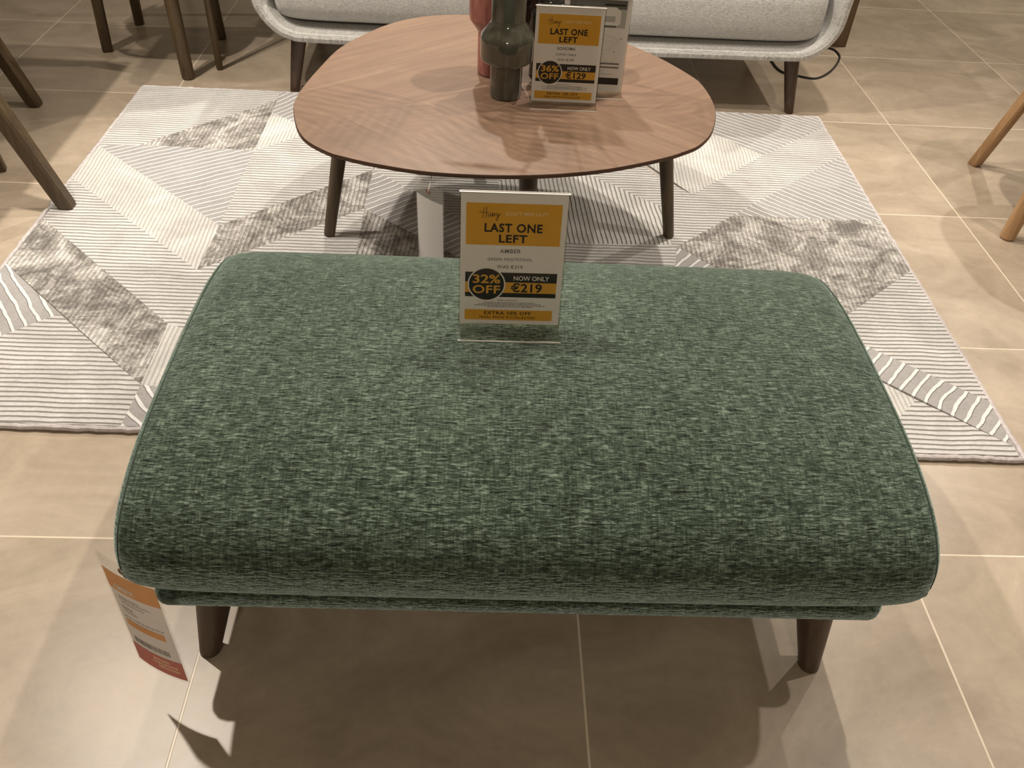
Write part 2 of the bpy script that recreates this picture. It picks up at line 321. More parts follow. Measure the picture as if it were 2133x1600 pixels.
_m = N(_n, 'ShaderNodeMixShader'); _m.inputs[0].default_value = .13; _m2 = N(_n, 'ShaderNodeMixShader'); _m2.inputs[0].default_value = .04
_n.links.new(_t.outputs[0], _m.inputs[1]); _n.links.new(_d.outputs[0], _m.inputs[2]); _n.links.new(_m.outputs[0], _m2.inputs[1]); _n.links.new(_g.outputs[0], _m2.inputs[2]); _n.links.new(_m2.outputs[0], _o.inputs[0])
# ---------------------------------------------------------------- floor
bm = bmesh.new()
vs = [bm.verts.new(p) for p in ((-6, -3, 0), (5, -3, 0), (5, 7, 0), (-6, 7, 0))]; bm.faces.new(vs)
tag(link('floor', bm, FLOOR, smooth=False), 'taupe porcelain tile floor with pale grout lines, sheen painted in', kind='structure')

# ---------------------------------------------------------------- rug
def clip(poly, rect):
    x0, x1, y0, y1 = rect
    for ax, val, sg in ((0, x0, 1), (0, x1, -1), (1, y0, 1), (1, y1, -1)):
        out = []
        for i in range(len(poly)):
            a, b = poly[i-1], poly[i]; ia, ib = (a[ax]-val)*sg >= 0, (b[ax]-val)*sg >= 0
            if ia != ib:
                t = (val-a[ax])/(b[ax]-a[ax]); out.append((a[0]+(b[0]-a[0])*t, a[1]+(b[1]-a[1])*t))
            if ib: out.append(b)
        poly = out
    return poly
rug = thing('area_rug', 'cream and grey geometric patchwork rug under the round-cornered coffee table', 'rug', (-.7865, 1.0355, 0), R_(-.7))
RW, RD = 1.130, .787        # half sizes
rot = Matrix.Rotation(R_(.7), 2)
def torug(p):
    v = rot @ Vector((p[0]+.7865, p[1]-1.0355)); return (v.x, v.y)
bm = bmesh.new(); uvl = bm.loops.layers.uv.new('UVMap')
kinds = ['cream', 'pale', 'soft', 'striped', 'wide', 'mottled']
# woven ground
add_box(bm, (0, 0, .0045), (2*RW, 2*RD, .009), mi=6)
for idx, (kind, names, deg) in enumerate(RUG_REGIONS):
    poly = clip([torug(RUG_POINTS[n]) for n in names], (-RW+.004, RW-.004, -RD+.004, RD-.004))
    if len(poly) < 3: continue
    A = sum(poly[i-1][0]*poly[i][1]-poly[i][0]*poly[i-1][1] for i in range(len(poly)))
    if A < 0: poly = poly[::-1]
    pp = []
    for q in poly:
        if not pp or (Vector(q)-Vector(pp[-1])).length > .002: pp.append(q)
    f0 = bm.faces.new([bm.verts.new((x, y, .009+idx*.00002)) for x, y in pp]); f0.material_index = 6
    bmesh.ops.inset_individual(bm, faces=[f0], thickness=.0028, depth=.0, use_even_offset=True)
    ext = bmesh.ops.extrude_face_region(bm, geom=[f0]); nv = [g for g in ext['geom'] if isinstance(g, bmesh.types.BMVert)]
    bmesh.ops.translate(bm, vec=(0, 0, .0045), verts=nv)
    top = [g for g in ext['geom'] if isinstance(g, bmesh.types.BMFace)]
    mi = kinds.index(kind)
    if f0.is_valid: bm.faces.remove(f0)
    ca, sa = math.cos(R_(deg+.7)), math.sin(R_(deg+.7))
    for f_ in {f_ for v in nv for f_ in v.link_faces}:
        f_.material_index = mi
        for lp in f_.loops:
            x, y = lp.vert.co.x, lp.vert.co.y
            lp[uvl].uv = (x*ca+y*sa, -x*sa+y*ca)
link('pile', bm, [RM[k] for k in kinds]+[GROOVE], rug, smooth=False)
bm = bmesh.new()
random.seed(5)
ring = []
for (x0, y0, x1, y1) in ((-RW, -RD, RW, -RD), (RW, -RD, RW, RD), (RW, RD, -RW, RD), (-RW, RD, -RW, -RD)):
    n = int(max(abs(x1-x0), abs(y1-y0))/.012)
    for i in range(n):
        t = i/n; ring.append((x0+(x1-x0)*t+random.uniform(-.0012, .0012), y0+(y1-y0)*t+random.uniform(-.0012, .0012), .0075+random.uniform(-.0012, .0012)))
add_tube(bm, ring, .0065, 8, closed=True)
link('binding', bm, BIND, rug)
# ---------------------------------------------------------------- green footstool
stool = thing('footstool', 'long green chenille footstool with a rounded cushion top, nearest the camera', 'footstool', (0, 0, 0))
stool.matrix_world = Matrix.Translation((-.70, 0, 0)) @ Matrix.Rotation(R_(-.35), 4, 'Z') @ Matrix.Translation((.70, 0, 0))
SX, SY, SA, SB, Z0, Z1, ZC = -.6985, .030, .528, .336, .186, .430, .312
NT, NL, PP, PT, PL = 2.9, 2.1, 22, 13, 4.6
def sec(u, t):
    c, s = math.cos(t), math.sin(t); n = NT if s > 0 else NL
    sy = math.copysign(abs(c)**(2/n), c); sz = math.copysign(abs(s)**(2/n), s)
    S = lambda q: max(0, 1-abs(u)**q)**(1/q)
    z = ZC + ((Z1-ZC)*S(PT) if sz > 0 else (ZC-Z0)*S(PL))*sz
    if sz > 0: z += .005*(1-abs(sy)**2)*(1-u*u)*max(0, sz)**4 - .004
    return Vector((SX+SA*u, SY+SB*S(PP)*sy, z))
bm = bmesh.new(); uvl = bm.loops.layers.uv.new('UVMap')
NU, NS = 72, 120
us = []
for i in range(NU+1):
    a = -1+2*i/NU; us.append(math.copysign(1-(1-abs(a))**2.6, a) if abs(a) < 1 else a)
ts = [2*math.pi*k/NS + .0001 for k in range(NS)]
grid = [[bm.verts.new(sec(uu, t)) for t in ts] for uu in us[1:-1]]
def arc(uu):
    L_, out, prev = 0, [], sec(uu, ts[0])
    for k in range(NS+1):
        q = sec(uu, ts[k % NS]); L_ += (q-prev).length; out.append(L_); prev = q
    return out
arcm = arc(0)
xs = [0]
for i in range(1, NU-1):
    xs.append(xs[-1]+(grid[i][30].co-grid[i-1][30].co).length)
for i in range(len(grid)-1):
    for k in range(NS):
        f_ = bm.faces.new((grid[i][k], grid[i][(k+1) % NS], grid[i+1][(k+1) % NS], grid[i+1][k]))
        for lp, (a, b) in zip(f_.loops, ((i, k), (i, k+1), (i+1, k+1), (i+1, k))): lp[uvl].uv = (xs[a], arcm[b])
for g_, sgn in ((grid[0], -1), (grid[-1], 1)):
    c = bm.verts.new((SX+SA*sgn, SY, ZC))
    for k in range(NS):
        vv = (g_[k], g_[(k+1) % NS], c) if sgn > 0 else (g_[(k+1) % NS], g_[k], c)
        f_ = bm.faces.new(vv)
        for lp in f_.loops: lp[uvl].uv = (lp.vert.co.y, lp.vert.co.z)
bmesh.ops.recalc_face_normals(bm, faces=bm.faces)
link('cushion', bm, GREEN, stool)
# piped seams round both ends
for sgn in (-1, 1):
    bm = bmesh.new(); uu = sgn*.972
    pts = []
    for k in range(0, NS):
        q = sec(uu, ts[k]); cc = Vector((q.x, SY, ZC)); pts.append(q+(q-cc).normalized()*-.0017)
    add_tube(bm, pts, .0022, 6, closed=True)
    link('end_seam', bm, GREEN, stool)
def soft_slab(bm, x0, x1, y0, y1, z0, z1, bev, uvname='UVMap'):
    add_box(bm, ((x0+x1)/2, (y0+y1)/2, (z0+z1)/2), (x1-x0, y1-y0, z1-z0), bev=bev)
    l = bm.loops.layers.uv.verify()
    for f_ in bm.faces:
        n = f_.normal if f_.normal.length else Vector((0, 0, 1)); f_.normal_update(); n = f_.normal
        for lp in f_.loops:
            c = lp.vert.co
            lp[l].uv = (c.x, c.z) if abs(n.y) > .6 else ((c.y, c.z) if abs(n.x) > .6 else (c.x, c.y))
bm = bmesh.new(); bm.loops.layers.uv.new('UVMap')
soft_slab(bm, -1.222, -.181, -.246, .27, .159, .206, .018)
link('base', bm, GREEN, stool)
for (fx, fy, tx, ty) in ((-1.183, -.214, -1.150, -.19), (-.232, -.220, -.262, -.20), (-1.183, .218, -1.150, .195), (-.232, .215, -.262, .19)):
    bm = bmesh.new(); add_taper(bm, (fx, fy, 0), (tx, ty, .168), .0165, .0315, 32)
    link('leg', bm, LEGBR, stool)
# ---------------------------------------------------------------- coffee table
table = thing('coffee_table', 'low walnut coffee table with a pebble-shaped top standing on the rug', 'table', (0, 0, 0))
bm = bmesh.new()
out = smooth_pts([(x, y, 0) for x, y in TABLE_OUTLINE], 5, closed=True)
cen = Vector((sum(p.x for p in out)/len(out), sum(p.y for p in out)/len(out), 0))
prev = None
for off, z, mi in ((.0, .4, 0), (-.001, .3985, 1), (-.0015, .392, 1), (.022, .384, 1)):
    cur = [bm.verts.new((p.x-(p-cen).normalized().x*off, p.y-(p-cen).normalized().y*off, z)) for p in out]
    if prev:
        for i in range(len(out)):
            j = (i+1) % len(out); f_ = bm.faces.new((prev[i], prev[j], cur[j], cur[i])); f_.material_index = 1
    else: bm.faces.new(cur)
    prev = cur
f_ = bm.faces.new(prev[::-1]); f_.material_index = 1
bmesh.ops.recalc_face_normals(bm, faces=bm.faces)
link('tabletop', bm, [TOPM, EDGE], table)
RZ = .0137
for (fx, fy, tx, ty) in ((-1.170, .970, -1.098, .985), (-.277, 1.020, -.352, 1.01), (-.672, .665, -.680, .745), (-.80, 1.39, -.79, 1.30)):
    bm = bmesh.new(); add_taper(bm, (fx, fy, RZ), (tx, ty, .3845), .0145, .021, 24)
    link('leg', bm, OLIVE, table)
bm = bmesh.new()
add_box(bm, (-.74, 1.0, .372), (.62, .06, .024), bev=.003); add_box(bm, (-.74, 1.02, .372), (.06, .46, .023), bev=.003)
link('under_frame', bm, EDGE, table)
# ---------------------------------------------------------------- vases
def vase(name, label, loc, prof, mat):
    t = tag(link(name, vb(prof), mat, loc=loc), label, 'vase'); return t
def vb(prof):
    bm = bmesh.new(); pts = []
    # round the corners of the profile
    for i, p in enumerate(prof):
        if 0 < i < len(prof)-1:
            a, b, c = Vector(prof[i-1]), Vector(p), Vector(prof[i+1]); d = min(.006, (a-b).length*.4, (c-b).length*.4)
            q0 = b+(a-b).normalized()*d; q2 = b+(c-b).normalized()*d
            for t in (0, .33, .66, 1): pts.append(tuple((1-t)**2*q0+2*t*(1-t)*b+t*t*q2))
        else: pts.append(p)
    add_lathe(bm, pts, 72); bmesh.ops.recalc_face_normals(bm, faces=bm.faces); return bm
VG = mat_glaze('olive_green_glaze', (.052, .050, .035), (.085, .082, .060))
VR = mat_glaze('red_glaze', (.22, .055, .045), (.40, .17, .145), .35)
VD = mat_glaze('black_glaze', (.008, .007, .006), (.03, .028, .02), .1)
TZ = .4002
vase('vase', 'glossy olive-green stepped vase, front of the three on the table', (-.731, .983, TZ),
     [(0, 0), (.0365, 0), (.0365, .078), (.040, .081), (.056, .084), (.0605, .090), (.0605, .138), (.038, .168), (.038, .29), (.034, .292), (.034, .18), (0, .18)], VG)
vase('vase', 'matt red stepped vase behind and left of the green one', (-.7615, 1.112, TZ),
     [(0, 0), (.037, 0), (.037, .10), (.058, .128), (.060, .30), (.04, .33), (.036, .33), (.05, .295), (0, .14)], VR)
vase('vase', 'shiny black vase half hidden behind the price signs', (-.632, 1.115, TZ),
     [(0, 0), (.042, 0), (.042, .085), (.046, .09), (.066, .105), (.068, .165), (.05, .185), (.05, .26), (.044, .26), (.044, .12), (0, .12)], VD)
# dried palm fronds standing in the black vase, above the picture, whose shadows fall on the tabletop
PALM = simple('dried_palm', (.35, .27, .15), .8, var=.2)
def frond(loc, az, lean, length, nm, label, seed):
    random.seed(seed); bm = bmesh.new(); base = Vector((0, 0, 0)); pts = []
    for i in range(15):
        t = i/14; rr = length*t; el = R_(80-lean*t)
        prev = pts[-1] if pts else base
        pts.append(prev+Vector((math.cos(az)*math.cos(el), math.sin(az)*math.cos(el), math.sin(el)))*(length/14) if pts else base)
    add_tube(bm, pts, [.003-.0018*i/14 for i in range(15)], 6)
    side = Vector((-math.sin(az), math.cos(az), 0))
    for i in range(6, 15):
        for s in (-1, 1):
            for k in (0, .5):
                if i == 14 and k: continue
                a = pts[i].lerp(pts[min(14, i+1)], k); d = (pts[i]-pts[i-1]).normalized()
                L_ = .20*(1-abs((i-9)/9)**1.5)+.04
                tip = a+(d*.75+side*s*.8+Vector((0, 0, -.15+random.uniform(-.1, .1)))).normalized()*L_
                wv = d.cross(side*s).normalized(); n_ = d*.0075
                mid = a.lerp(tip, .45)
                v = [bm.verts.new(q) for q in (a-n_*.4, mid-n_, tip, mid+n_, a+n_*.4)]
                v2 = [bm.verts.new(q.co+wv*.0008) for q in v]
                bm.faces.new(v); bm.faces.new(v2[::-1])
                for q in range(5): bm.faces.new((v[q], v[(q+1) % 5], v2[(q+1) % 5], v2[q]))
    tag(link('dried_palm_frond', bm, PALM, loc=loc, smooth=False), label, 'dried plant', 'dried palm fronds in the black vase')
frond((-.640, 1.10, TZ+.135), R_(-150), 62, .72, '', 'dried palm frond leaning left over the tabletop from the black vase', 1)
frond((-.630, 1.10, TZ+.135), R_(-60), 50, .66, '', 'dried palm frond leaning right over the price signs from the black vase', 2)
frond((-.632, 1.125, TZ+.135), R_(-105), 36, .70, '', 'dried palm frond arching forward above the green vase from the black vase', 3)
# ---------------------------------------------------------------- printed cards
DG = bpy.context.evaluated_depsgraph_get
def text_into(bm, s, x, y, h, mi, bold=0., w=None, track=1.0, align='CENTER', z=.0004, shear=0):
    cu = bpy.data.curves.new('t', 'FONT'); cu.body = s; cu.size = 1; cu.align_x = align; cu.offset = bold; cu.space_character = track; cu.resolution_u = 3; cu.shear = shear
    o = bpy.data.objects.new('t', cu); C.objects.link(o); bpy.context.view_layer.update()
    me = o.evaluated_get(DG()).to_mesh()
    vs_ = [v.co.copy() for v in me.vertices]; fs = [tuple(p.vertices) for p in me.polygons]
    o.evaluated_get(DG()).to_mesh_clear(); bpy.data.objects.remove(o); bpy.data.curves.remove(cu)
    if not vs_: return
    x0, x1 = min(v.x for v in vs_), max(v.x for v in vs_); 
    sy = h/.72; sx = (w/(x1-x0)) if w else sy
    xc = (x0+x1)/2 if align == 'CENTER' else x0
    nv = [bm.verts.new((x+(v.x-xc)*sx, y+v.y*sy, z)) for v in vs_]
    for f_ in fs:
        try: q = bm.faces.new([nv[i] for i in f_]); q.material_index = mi
        except ValueError: pass
def rect(bm, x0, x1, y0, y1, mi, z=.0002):
    f_ = bm.faces.new([bm.verts.new(p) for p in ((x0, y0, z), (x1, y0, z), (x1, y1, z), (x0, y1, z))]); f_.material_index = mi
def disc(bm, x, y, r0, mi, z, n=48):
    f_ = bm.faces.new([bm.verts.new((x+r0*math.cos(2*math.pi*i/n), y+r0*math.sin(2*math.pi*i/n), z)) for i in range(n)]); f_.material_index = mi
def stroke(bm, pts, wd, mi, z=.0004, sub=5):
    P_ = smooth_pts([(p[0], p[1], 0) for p in pts], sub) if sub > 1 else [Vector((p[0], p[1], 0)) for p in pts]
    for a, b in zip(P_, P_[1:]):
        d = b-a
        if d.length < 1e-7: continue
        n_ = Vector((-d.y, d.x, 0)).normalized()*wd/2; e = d.normalized()*wd*.3
        f_ = bm.faces.new([bm.verts.new((q.x, q.y, z)) for q in (a-e-n_, b+e-n_, b+e+n_, a-e+n_)]); f_.material_index = mi
W_, H_ = .148, .210
def X(u_): return (u_-.5)*W_
def Y(v_): return (1-v_)*H_
def fine_print(bm, v0, n, seed, mi=5, wd=.0011):
    random.seed(seed)
    for i in range(n):
        x = .5-random.uniform(.22, .37); end = 1-x
        while x < end:
            l = random.uniform(.006, .03); rect(bm, X(x), X(min(end, x+l)), Y(v0+i*.0115+.0028), Y(v0+i*.0115-.0022), mi); x += l+.006
def price_card(name, item, desc, was, pct, now, seed):
    bm = bmesh.new(); add_box(bm, (0, H_/2, -.0003), (W_, H_, .0005), mi=0)
    rect(bm, X(.05), X(.95), Y(.385), Y(.085), 1)
    hw = lambda pts: [(X(.18+a*.19), Y(.155)+(b-.5)*.013) for a, b in pts]
    stroke(bm, hw([(.20, 1.15), (.17, .6), (.14, -.1)]), .0007, 2); stroke(bm, hw([(.33, 1.2), (.31, .6), (.29, 0)]), .0007, 2)
    stroke(bm, hw([(-.03, .5), (.02, .62), (.15, .56), (.34, .58), (.42, .6)]), .0006, 2)
    stroke(bm, hw([(.40, .5), (.39, .2), (.44, .1), (.50, .35), (.52, .5), (.51, .15), (.57, .2), (.60, .5), (.62, .42), (.61, .12), (.67, .45), (.71, .42), (.70, .12), (.77, .48), (.80, .42)]), .0006, 2)
    stroke(bm, hw([(.82, .5), (.81, .2), (.87, .15), (.92, .5), (.90, .0), (.85, -.35), (.80, -.2), (.90, .1), (1.0, .4), (1.05, .45)]), .0006, 2)
    text_into(bm, "DON'T MISS OUT!", X(.62), Y(.168), .0052, 4, .02, W_*.40)
    text_into(bm, "LAST ONE", X(.50), Y(.287), .0128, 2, .03, W_*.55, 1.1)
    text_into(bm, "LEFT", X(.50), Y(.363), .0120, 2, .03, W_*.27, 1.1)
    text_into(bm, item, X(.48), Y(.442), .0064, 5, .012, None, 1.1)
    text_into(bm, desc, X(.48), Y(.500), .0045, 5, .008, None, 1.15)
    text_into(bm, was, X(.48), Y(.558), .0054, 5, .010, None, 1.1)
    rect(bm, X(.05), X(.95), Y(.665), Y(.590), 2); rect(bm, X(.05), X(.95), Y(.748), Y(.665), 1); rect(bm, X(.05), X(.95), Y(.782), Y(.748), 2)
    disc(bm, X(.26), Y(.683), .0275, 3, .0004); disc(bm, X(.26), Y(.683), .0256, 2, .0006)
    text_into(bm, pct, X(.26), Y(.672), .0138, 1, .022, .040, 1, z=.0008)
    text_into(bm, "OFF", X(.26), Y(.752), .0132, 1, .022, .040, 1.05, z=.0008)
    text_into(bm, "NOW ONLY", X(.70), Y(.648), .0072, 3, .015, W_*.35, 1.0, z=.0004)
    text_into(bm, now, X(.655), Y(.738), .0138, 2, .025, W_*.31, 1.0, z=.0004)
    text_into(bm, "TERMS & CONDITIONS", X(.47), Y(.812), .0021, 5, .01)
    fine_print(bm, .826, 4, seed)
    rect(bm, X(.05), X(.93), Y(.968), Y(.885), 1)
    text_into(bm, "EXTRA 10% OFF", X(.48), Y(.923), .0056, 2, .015, W_*.47, 1.1)
    text_into(bm, "FINAL PRICE IF COLLECTED", X(.48), Y(.953), .0036, 2, .01, W_*.56, 1.1)
    return bm
def sheet_card():
    bm = bmesh.new(); add_box(bm, (0, H_/2, -.0003), (W_, H_, .0005), mi=0)
    rect(bm, X(.08), X(.94), Y(.31), Y(.03), 6)
    rect(bm, X(.08), X(.94), Y(.12), Y(.03), 5, .0003)
    # picture of a sofa
    f_ = bm.faces.new([bm.verts.new((X(a), Y(b), .0004)) for a, b in ((.2, .27), (.2, .13), (.3, .10), (.78, .10), (.86, .14), (.86, .27), (.8, .29), (.26, .29))]); f_.material_index = 0
    f_ = bm.faces.new([bm.verts.new((X(a), Y(b), .0005)) for a, b in ((.28, .25), (.28, .19), (.78, .19), (.78, .25))]); f_.material_index = 6
    rect(bm, X(.6), X(.92), Y(.085), Y(.07), 2, .0005); rect(bm, X(.3), X(.8), Y(.305), Y(.285), 5, .0005)
    ln = lambda pts, w=.0004: stroke(bm, [(X(a), Y(b)) for a, b in pts], w, 6, sub=1)
    ln([(.25, .47), (.30, .40), (.55, .37), (.78, .40), (.80, .45), (.74, .54), (.42, .56), (.25, .47)]); ln([(.30, .40), (.40, .46), (.78, .45)]); ln([(.40, .46), (.42, .56)]); ln([(.78, .40), (.86, .44), (.80, .52), (.70, .58), (.42, .56)])
    for a, b in ((.2, .5), (.9, .42), (.5, .60), (.82, .56)): disc(bm, X(a), Y(b), .0012, 2, .0004, 10)
    for k, v in ((.690, .0), (.730, .0)): rect(bm, X(.08), X(.92), Y(k+.008), Y(k-.008), 5)
    random.seed(9)
    for i in range(7): rect(bm, X(.12+i*.11), X(.12+i*.11+.06), Y(.672), Y(.666), 6)
    for i in range(4): rect(bm, X(.1), X(.1+random.uniform(.4, .8)), Y(.765+i*.014), Y(.760+i*.014), 6)
    rect(bm, X(.08), X(.94), Y(.92), Y(.845), 2)
    return bm
def sign(label, loc, yaw, tilt, foot, card, cardname):
    t = thing('sign_holder', label, 'sign', loc, yaw)
    up = Matrix.Rotation(R_(90)-tilt, 4, 'X')     # card lies in x/up plane, leaning back
    # one bent sheet: foot strip forward, fold, front panel; a second panel behind the card
    bm = bmesh.new(); th = .0022
    hw = (W_+.004)/2
    prof = [(-foot, .0), (-.004, .0), (-.001, .0012), (.0, .004)]
    for k in (1.0,): prof.append((math.sin(tilt)*(H_+.003), math.cos(tilt)*(H_+.003)))
    def strip(pr, x0, x1, thk):
        vsA = []
        for i, (y, z) in enumerate(pr):
            a = pr[max(0, i-1)]; b = pr[min(len(pr)-1, i+1)]; d = Vector((b[0]-a[0], b[1]-a[1])).normalized(); n_ = Vector((-d.y, d.x))*thk
            vsA.append([bm.verts.new(q) for q in ((x0, y, z), (x1, y, z), (x1, y+n_.x, z+n_.y), (x0, y+n_.x, z+n_.y))])
        for a, b in zip(vsA, vsA[1:]):
            for k in range(4): bm.faces.new((a[k], a[(k+1) % 4], b[(k+1) % 4], b[k]))
        bm.faces.new(vsA[0][::-1]); bm.faces.new(vsA[-1])
    strip(prof, -hw, hw, th)
    off = .0042
    strip([(off, .004), (off+math.sin(tilt)*(H_+.003), .004+math.cos(tilt)*(H_+.003))], -hw, hw, -.0014)
    strip([(-.0, .0025), (.032, .0025)], -hw, hw, -.0022)
    bmesh.ops.recalc_face_normals(bm, faces=bm.faces)
    tag(link('acrylic_stand', bm, ACR, t, smooth=False), 'clear acrylic stand')
    bm = bmesh.new(); add_box(bm, (0, -foot-.0003, .0011), (2*hw, .0007, .0024)); link('foot_edge_glint', bm, EDGE_GLINT, t, smooth=False)  # strip with the foot edge's glint painted on
    tp = H_+.003; bm = bmesh.new(); add_box(bm, (0, math.sin(tilt)*tp+.001, math.cos(tilt)*tp+.0004), (2*hw, .0042, .0006))
    link('top_edge_glint', bm, EDGE_GLINT, t, smooth=False)  # painted glint along the top of the panels
    o = link('printed_card', card, INKS, t, smooth=False)
    o.matrix_local = Matrix.Translation((0, .0021, .005)) @ Matrix.Rotation(R_(90)-tilt, 4, 'X')
    return t
STZ = .4315
sign('clear sign holder with amber 32% OFF price card on the green footstool', (-.7325, .080, STZ), R_(.6), .13, .035,
     price_card('a', 'AMBER', 'GREEN FOOTSTOOL', 'WAS €319', '32%', '€219', 3), '')
sign('clear sign holder with amber 36% OFF price card on the coffee table', (-.5993, .9457, TZ), R_(-.6), .03, .033,
     price_card('b', 'SONOMA', 'COFFEE TABLE', 'WAS €199', '36%', '€129', 4), '')
sign('clear sign holder with a sofa product sheet, standing behind the amber coffee-table sign', (-.534, 1.015, TZ), R_(-1.5), .03, .030, sheet_card(), '')
# ---------------------------------------------------------------- swing tickets
def ticket(label, corners, bmcard, sleeve_up, string_to, bend=.0):
    TL, TR, BL, BR_ = [Vector(c) for c in corners]
    t = thing('swing_ticket', label, 'price tag', tuple(TL))
    ex = (TR-TL); ey = ((BL-TL)+(BR_-TR))/2; w_, h_ = ex.length, ey.length; ex.normalize(); ey.normalize(); n_ = ey.cross(ex)
    if n_.y > 0: n_ = -n_
    def put(bm):
        for v in bm.verts:
            a, b, c = v.co; q = ex*a*w_ + ey*b*h_ + n_*(c + bend*(4*a*(1-a)))
            v.co = q
        return bm
    cb = bmcard; bmesh.ops.subdivide_edges(cb, edges=[e for e in cb.edges if abs(e.verts[0].co.x-e.verts[1].co.x) > .5], cuts=6)
    link('paper_insert', put(cb), INKS, t, smooth=False)
    bm = bmesh.new()
    n = 10
    for zz in (.0012, -.0014):
        rows = [[bm.verts.new((-.03+1.06*i/n, b, zz)) for i in range(n+1)] for b in (-sleeve_up, .5, 1.02)]
        for r0, r1 in zip(rows, rows[1:]):
            for i in range(n): bm.faces.new((r0[i], r0[i+1], r1[i+1], r1[i]))
    ob = link('clear_sleeve', put(bm), SLV, t, smooth=False); ob['label'] = 'clear plastic sleeve'
    # eyelet and loop
    bm = bmesh.new(); hp = put_pt = ex*.5*w_ - ey*sleeve_up*.55*h_ + n_*(bend+.001)
    s = Vector(string_to)-TL
    mid = (hp+s)/2+Vector((0, 0, -.004))
    add_tube(bm, smooth_pts([hp, mid, s], 6), .0009, 6)
    link('hanging_loop', bm, simple('clear_nylon', (.55, .48, .42), .3), t)
    bm = bmesh.new(); ring = [hp+ex*.0045*math.cos(a)+ey*.0045*math.sin(a) for a in [2*math.pi*k/20 for k in range(20)]]
    add_tube(bm, ring, .0013, 6, closed=True); link('eyelet', bm, simple('brown_eyelet', (.20, .11, .07), .4), t)
def front_ticket():
    bm = bmesh.new()
    def rc(x0, x1, y0, y1, mi, z=.0004):
        n = 8 if x1-x0 > .3 else 1
        for i in range(n):
            a, b = x0+(x1-x0)*i/n, x0+(x1-x0)*(i+1)/n
            f_ = bm.faces.new([bm.verts.new(p) for p in ((a, y1, z), (b, y1, z), (b, y0, z), (a, y0, z))]); f_.material_index = mi
    rc(0, 1, 0, 1, 0, 0); rc(0, 1, 0, .20, 7)
    text_t(bm, 'AMBER', .34, .172, .05, 3, .42)
    random.seed(4)
    for y, a, b in ((.25, .14, .55), (.275, .14, .75), (.31, .16, .62), (.36, .12, .36), (.38, .14, .38), (.41, .14, .42), (.47, .1, .88)):
        x = a
        while x < b:
            l = random.uniform(.03, .09); rc(x, min(b, x+l), y, y+.016, 6); x += l+.02
    rc(.10, .86, .51, .58, 7)
    x = .12
    while x < .84:
        l = random.uniform(.006, .02); rc(x, x+l, .70, .76, 5); x += l+random.uniform(.008, .02)
    rc(0, 1, .80, 1, 8)
    for y, a, b in ((.835, .45, .76), (.875, .40, .9), (.915, .5, .9)):
        x = a
        while x < b:
            l = random.uniform(.02, .05); rc(x, min(b, x+l), y, y+.022, 4); x += l+.015
    return bm
def text_t(bm, s, x, y, h, mi, w):
    b2 = bmesh.new(); text_into(b2, s, 0, 0, h, mi, .02, w, z=.0007)
    vm = {v: bm.verts.new((x+v.co.x, y-v.co.y, v.co.z)) for v in b2.verts}
    for f_ in b2.faces:
        q = bm.faces.new([vm[v] for v in f_.verts]); q.material_index = mi
    b2.free()
ticket('orange and red price tag in a clear sleeve hanging from the footstool front left corner',
       [(-1.262, -.254, .28), (-1.184, -.290, .28), (-1.248, -.279, .09), (-1.177, -.311, .09)], front_ticket(), .14, (-1.213, -.235, .30), .004)
bm = bmesh.new(); f_ = bm.faces.new([bm.verts.new(p) for p in ((0, 0, 0), (0, 1, 0), (1, 1, 0), (1, 0, 0))])
ticket('blank white ticket in a clear sleeve hanging below the coffee table front edge',
       [(-.909, .597, .360), (-.855, .549, .360), (-.909, .611, .19), (-.855, .567, .19)], bm, .2, (-.88, .625, .3855), .003)
# ---------------------------------------------------------------- sofa
sofa = thing('sofa', 'light grey fabric two-seater sofa behind the coffee table', 'sofa', (0, 0, 0))
XC = -.573
outer = [(-0.97, 0.616), (-0.965, 0.496), (-0.953, 0.376), (-0.947, 0.292), (-0.931, 0.252), (-0.906, 0.218), (-0.873, 0.19), (-0.835, 0.174), (-0.78, 0.166), (-0.5, 0.164), (0, 0.166), (0.5, 0.17), (0.78, 0.173), (0.835, 0.179), (0.873, 0.195), (0.906, 0.222), (0.931, 0.258), (0.945, 0.303), (0.95, 0.383), (0.965, 0.496), (0.97, 0.616)]
def shell(y0, y1, th):
    bm = bmesh.new(); bm.loops.layers.uv.new('UVMap'); l = bm.loops.layers.uv.verify()
    pts = smooth_pts([(x+XC, 0, z) for x, z in outer], 5)
    n = len(pts); cen_ = Vector((XC, 0, .62))
    prof = []      # rounded cross section (y, t) t:0 outer..1 inner
    for k in range(24):
        a = 2*math.pi*k/24; c, s = math.cos(a), math.sin(a)
        prof.append((math.copysign(abs(c)**.35, c), math.copysign(abs(s)**.8, s)))
    rows = []; acc = 0
    for i, p in enumerate(pts):
        a, b = pts[max(0, i-1)], pts[min(n-1, i+1)]; d = (b-a).normalized(); nrm = Vector((-d.z, 0, d.x))
        if nrm.dot(cen_-p) < 0: nrm = -nrm
        if i: acc += (p-pts[i-1]).length
        row = []
        for yy, tt in prof:
            q = p+nrm*th*(.5+.5*tt); row.append((bm.verts.new((q.x, (y0+y1)/2+(y1-y0)/2*yy, q.z)), acc, tt))
        rows.append(row)
    for r0, r1 in zip(rows, rows[1:]):
        for k in range(24):
            q = (r0[k], r0[(k+1) % 24], r1[(k+1) % 24], r1[k])
            f_ = bm.faces.new([x[0] for x in q])
            for lp, x in zip(f_.loops, q): lp[l].uv = (x[1], x[0].co.y+x[0].co.z*.3)
    bm.faces.new([x[0] for x in rows[0]][::-1]); bm.faces.new([x[0] for x in rows[-1]])
    bmesh.ops.recalc_face_normals(bm, faces=bm.faces); return bm
link('shell', shell(1.812, 2.47, .066), SOFA, sofa)
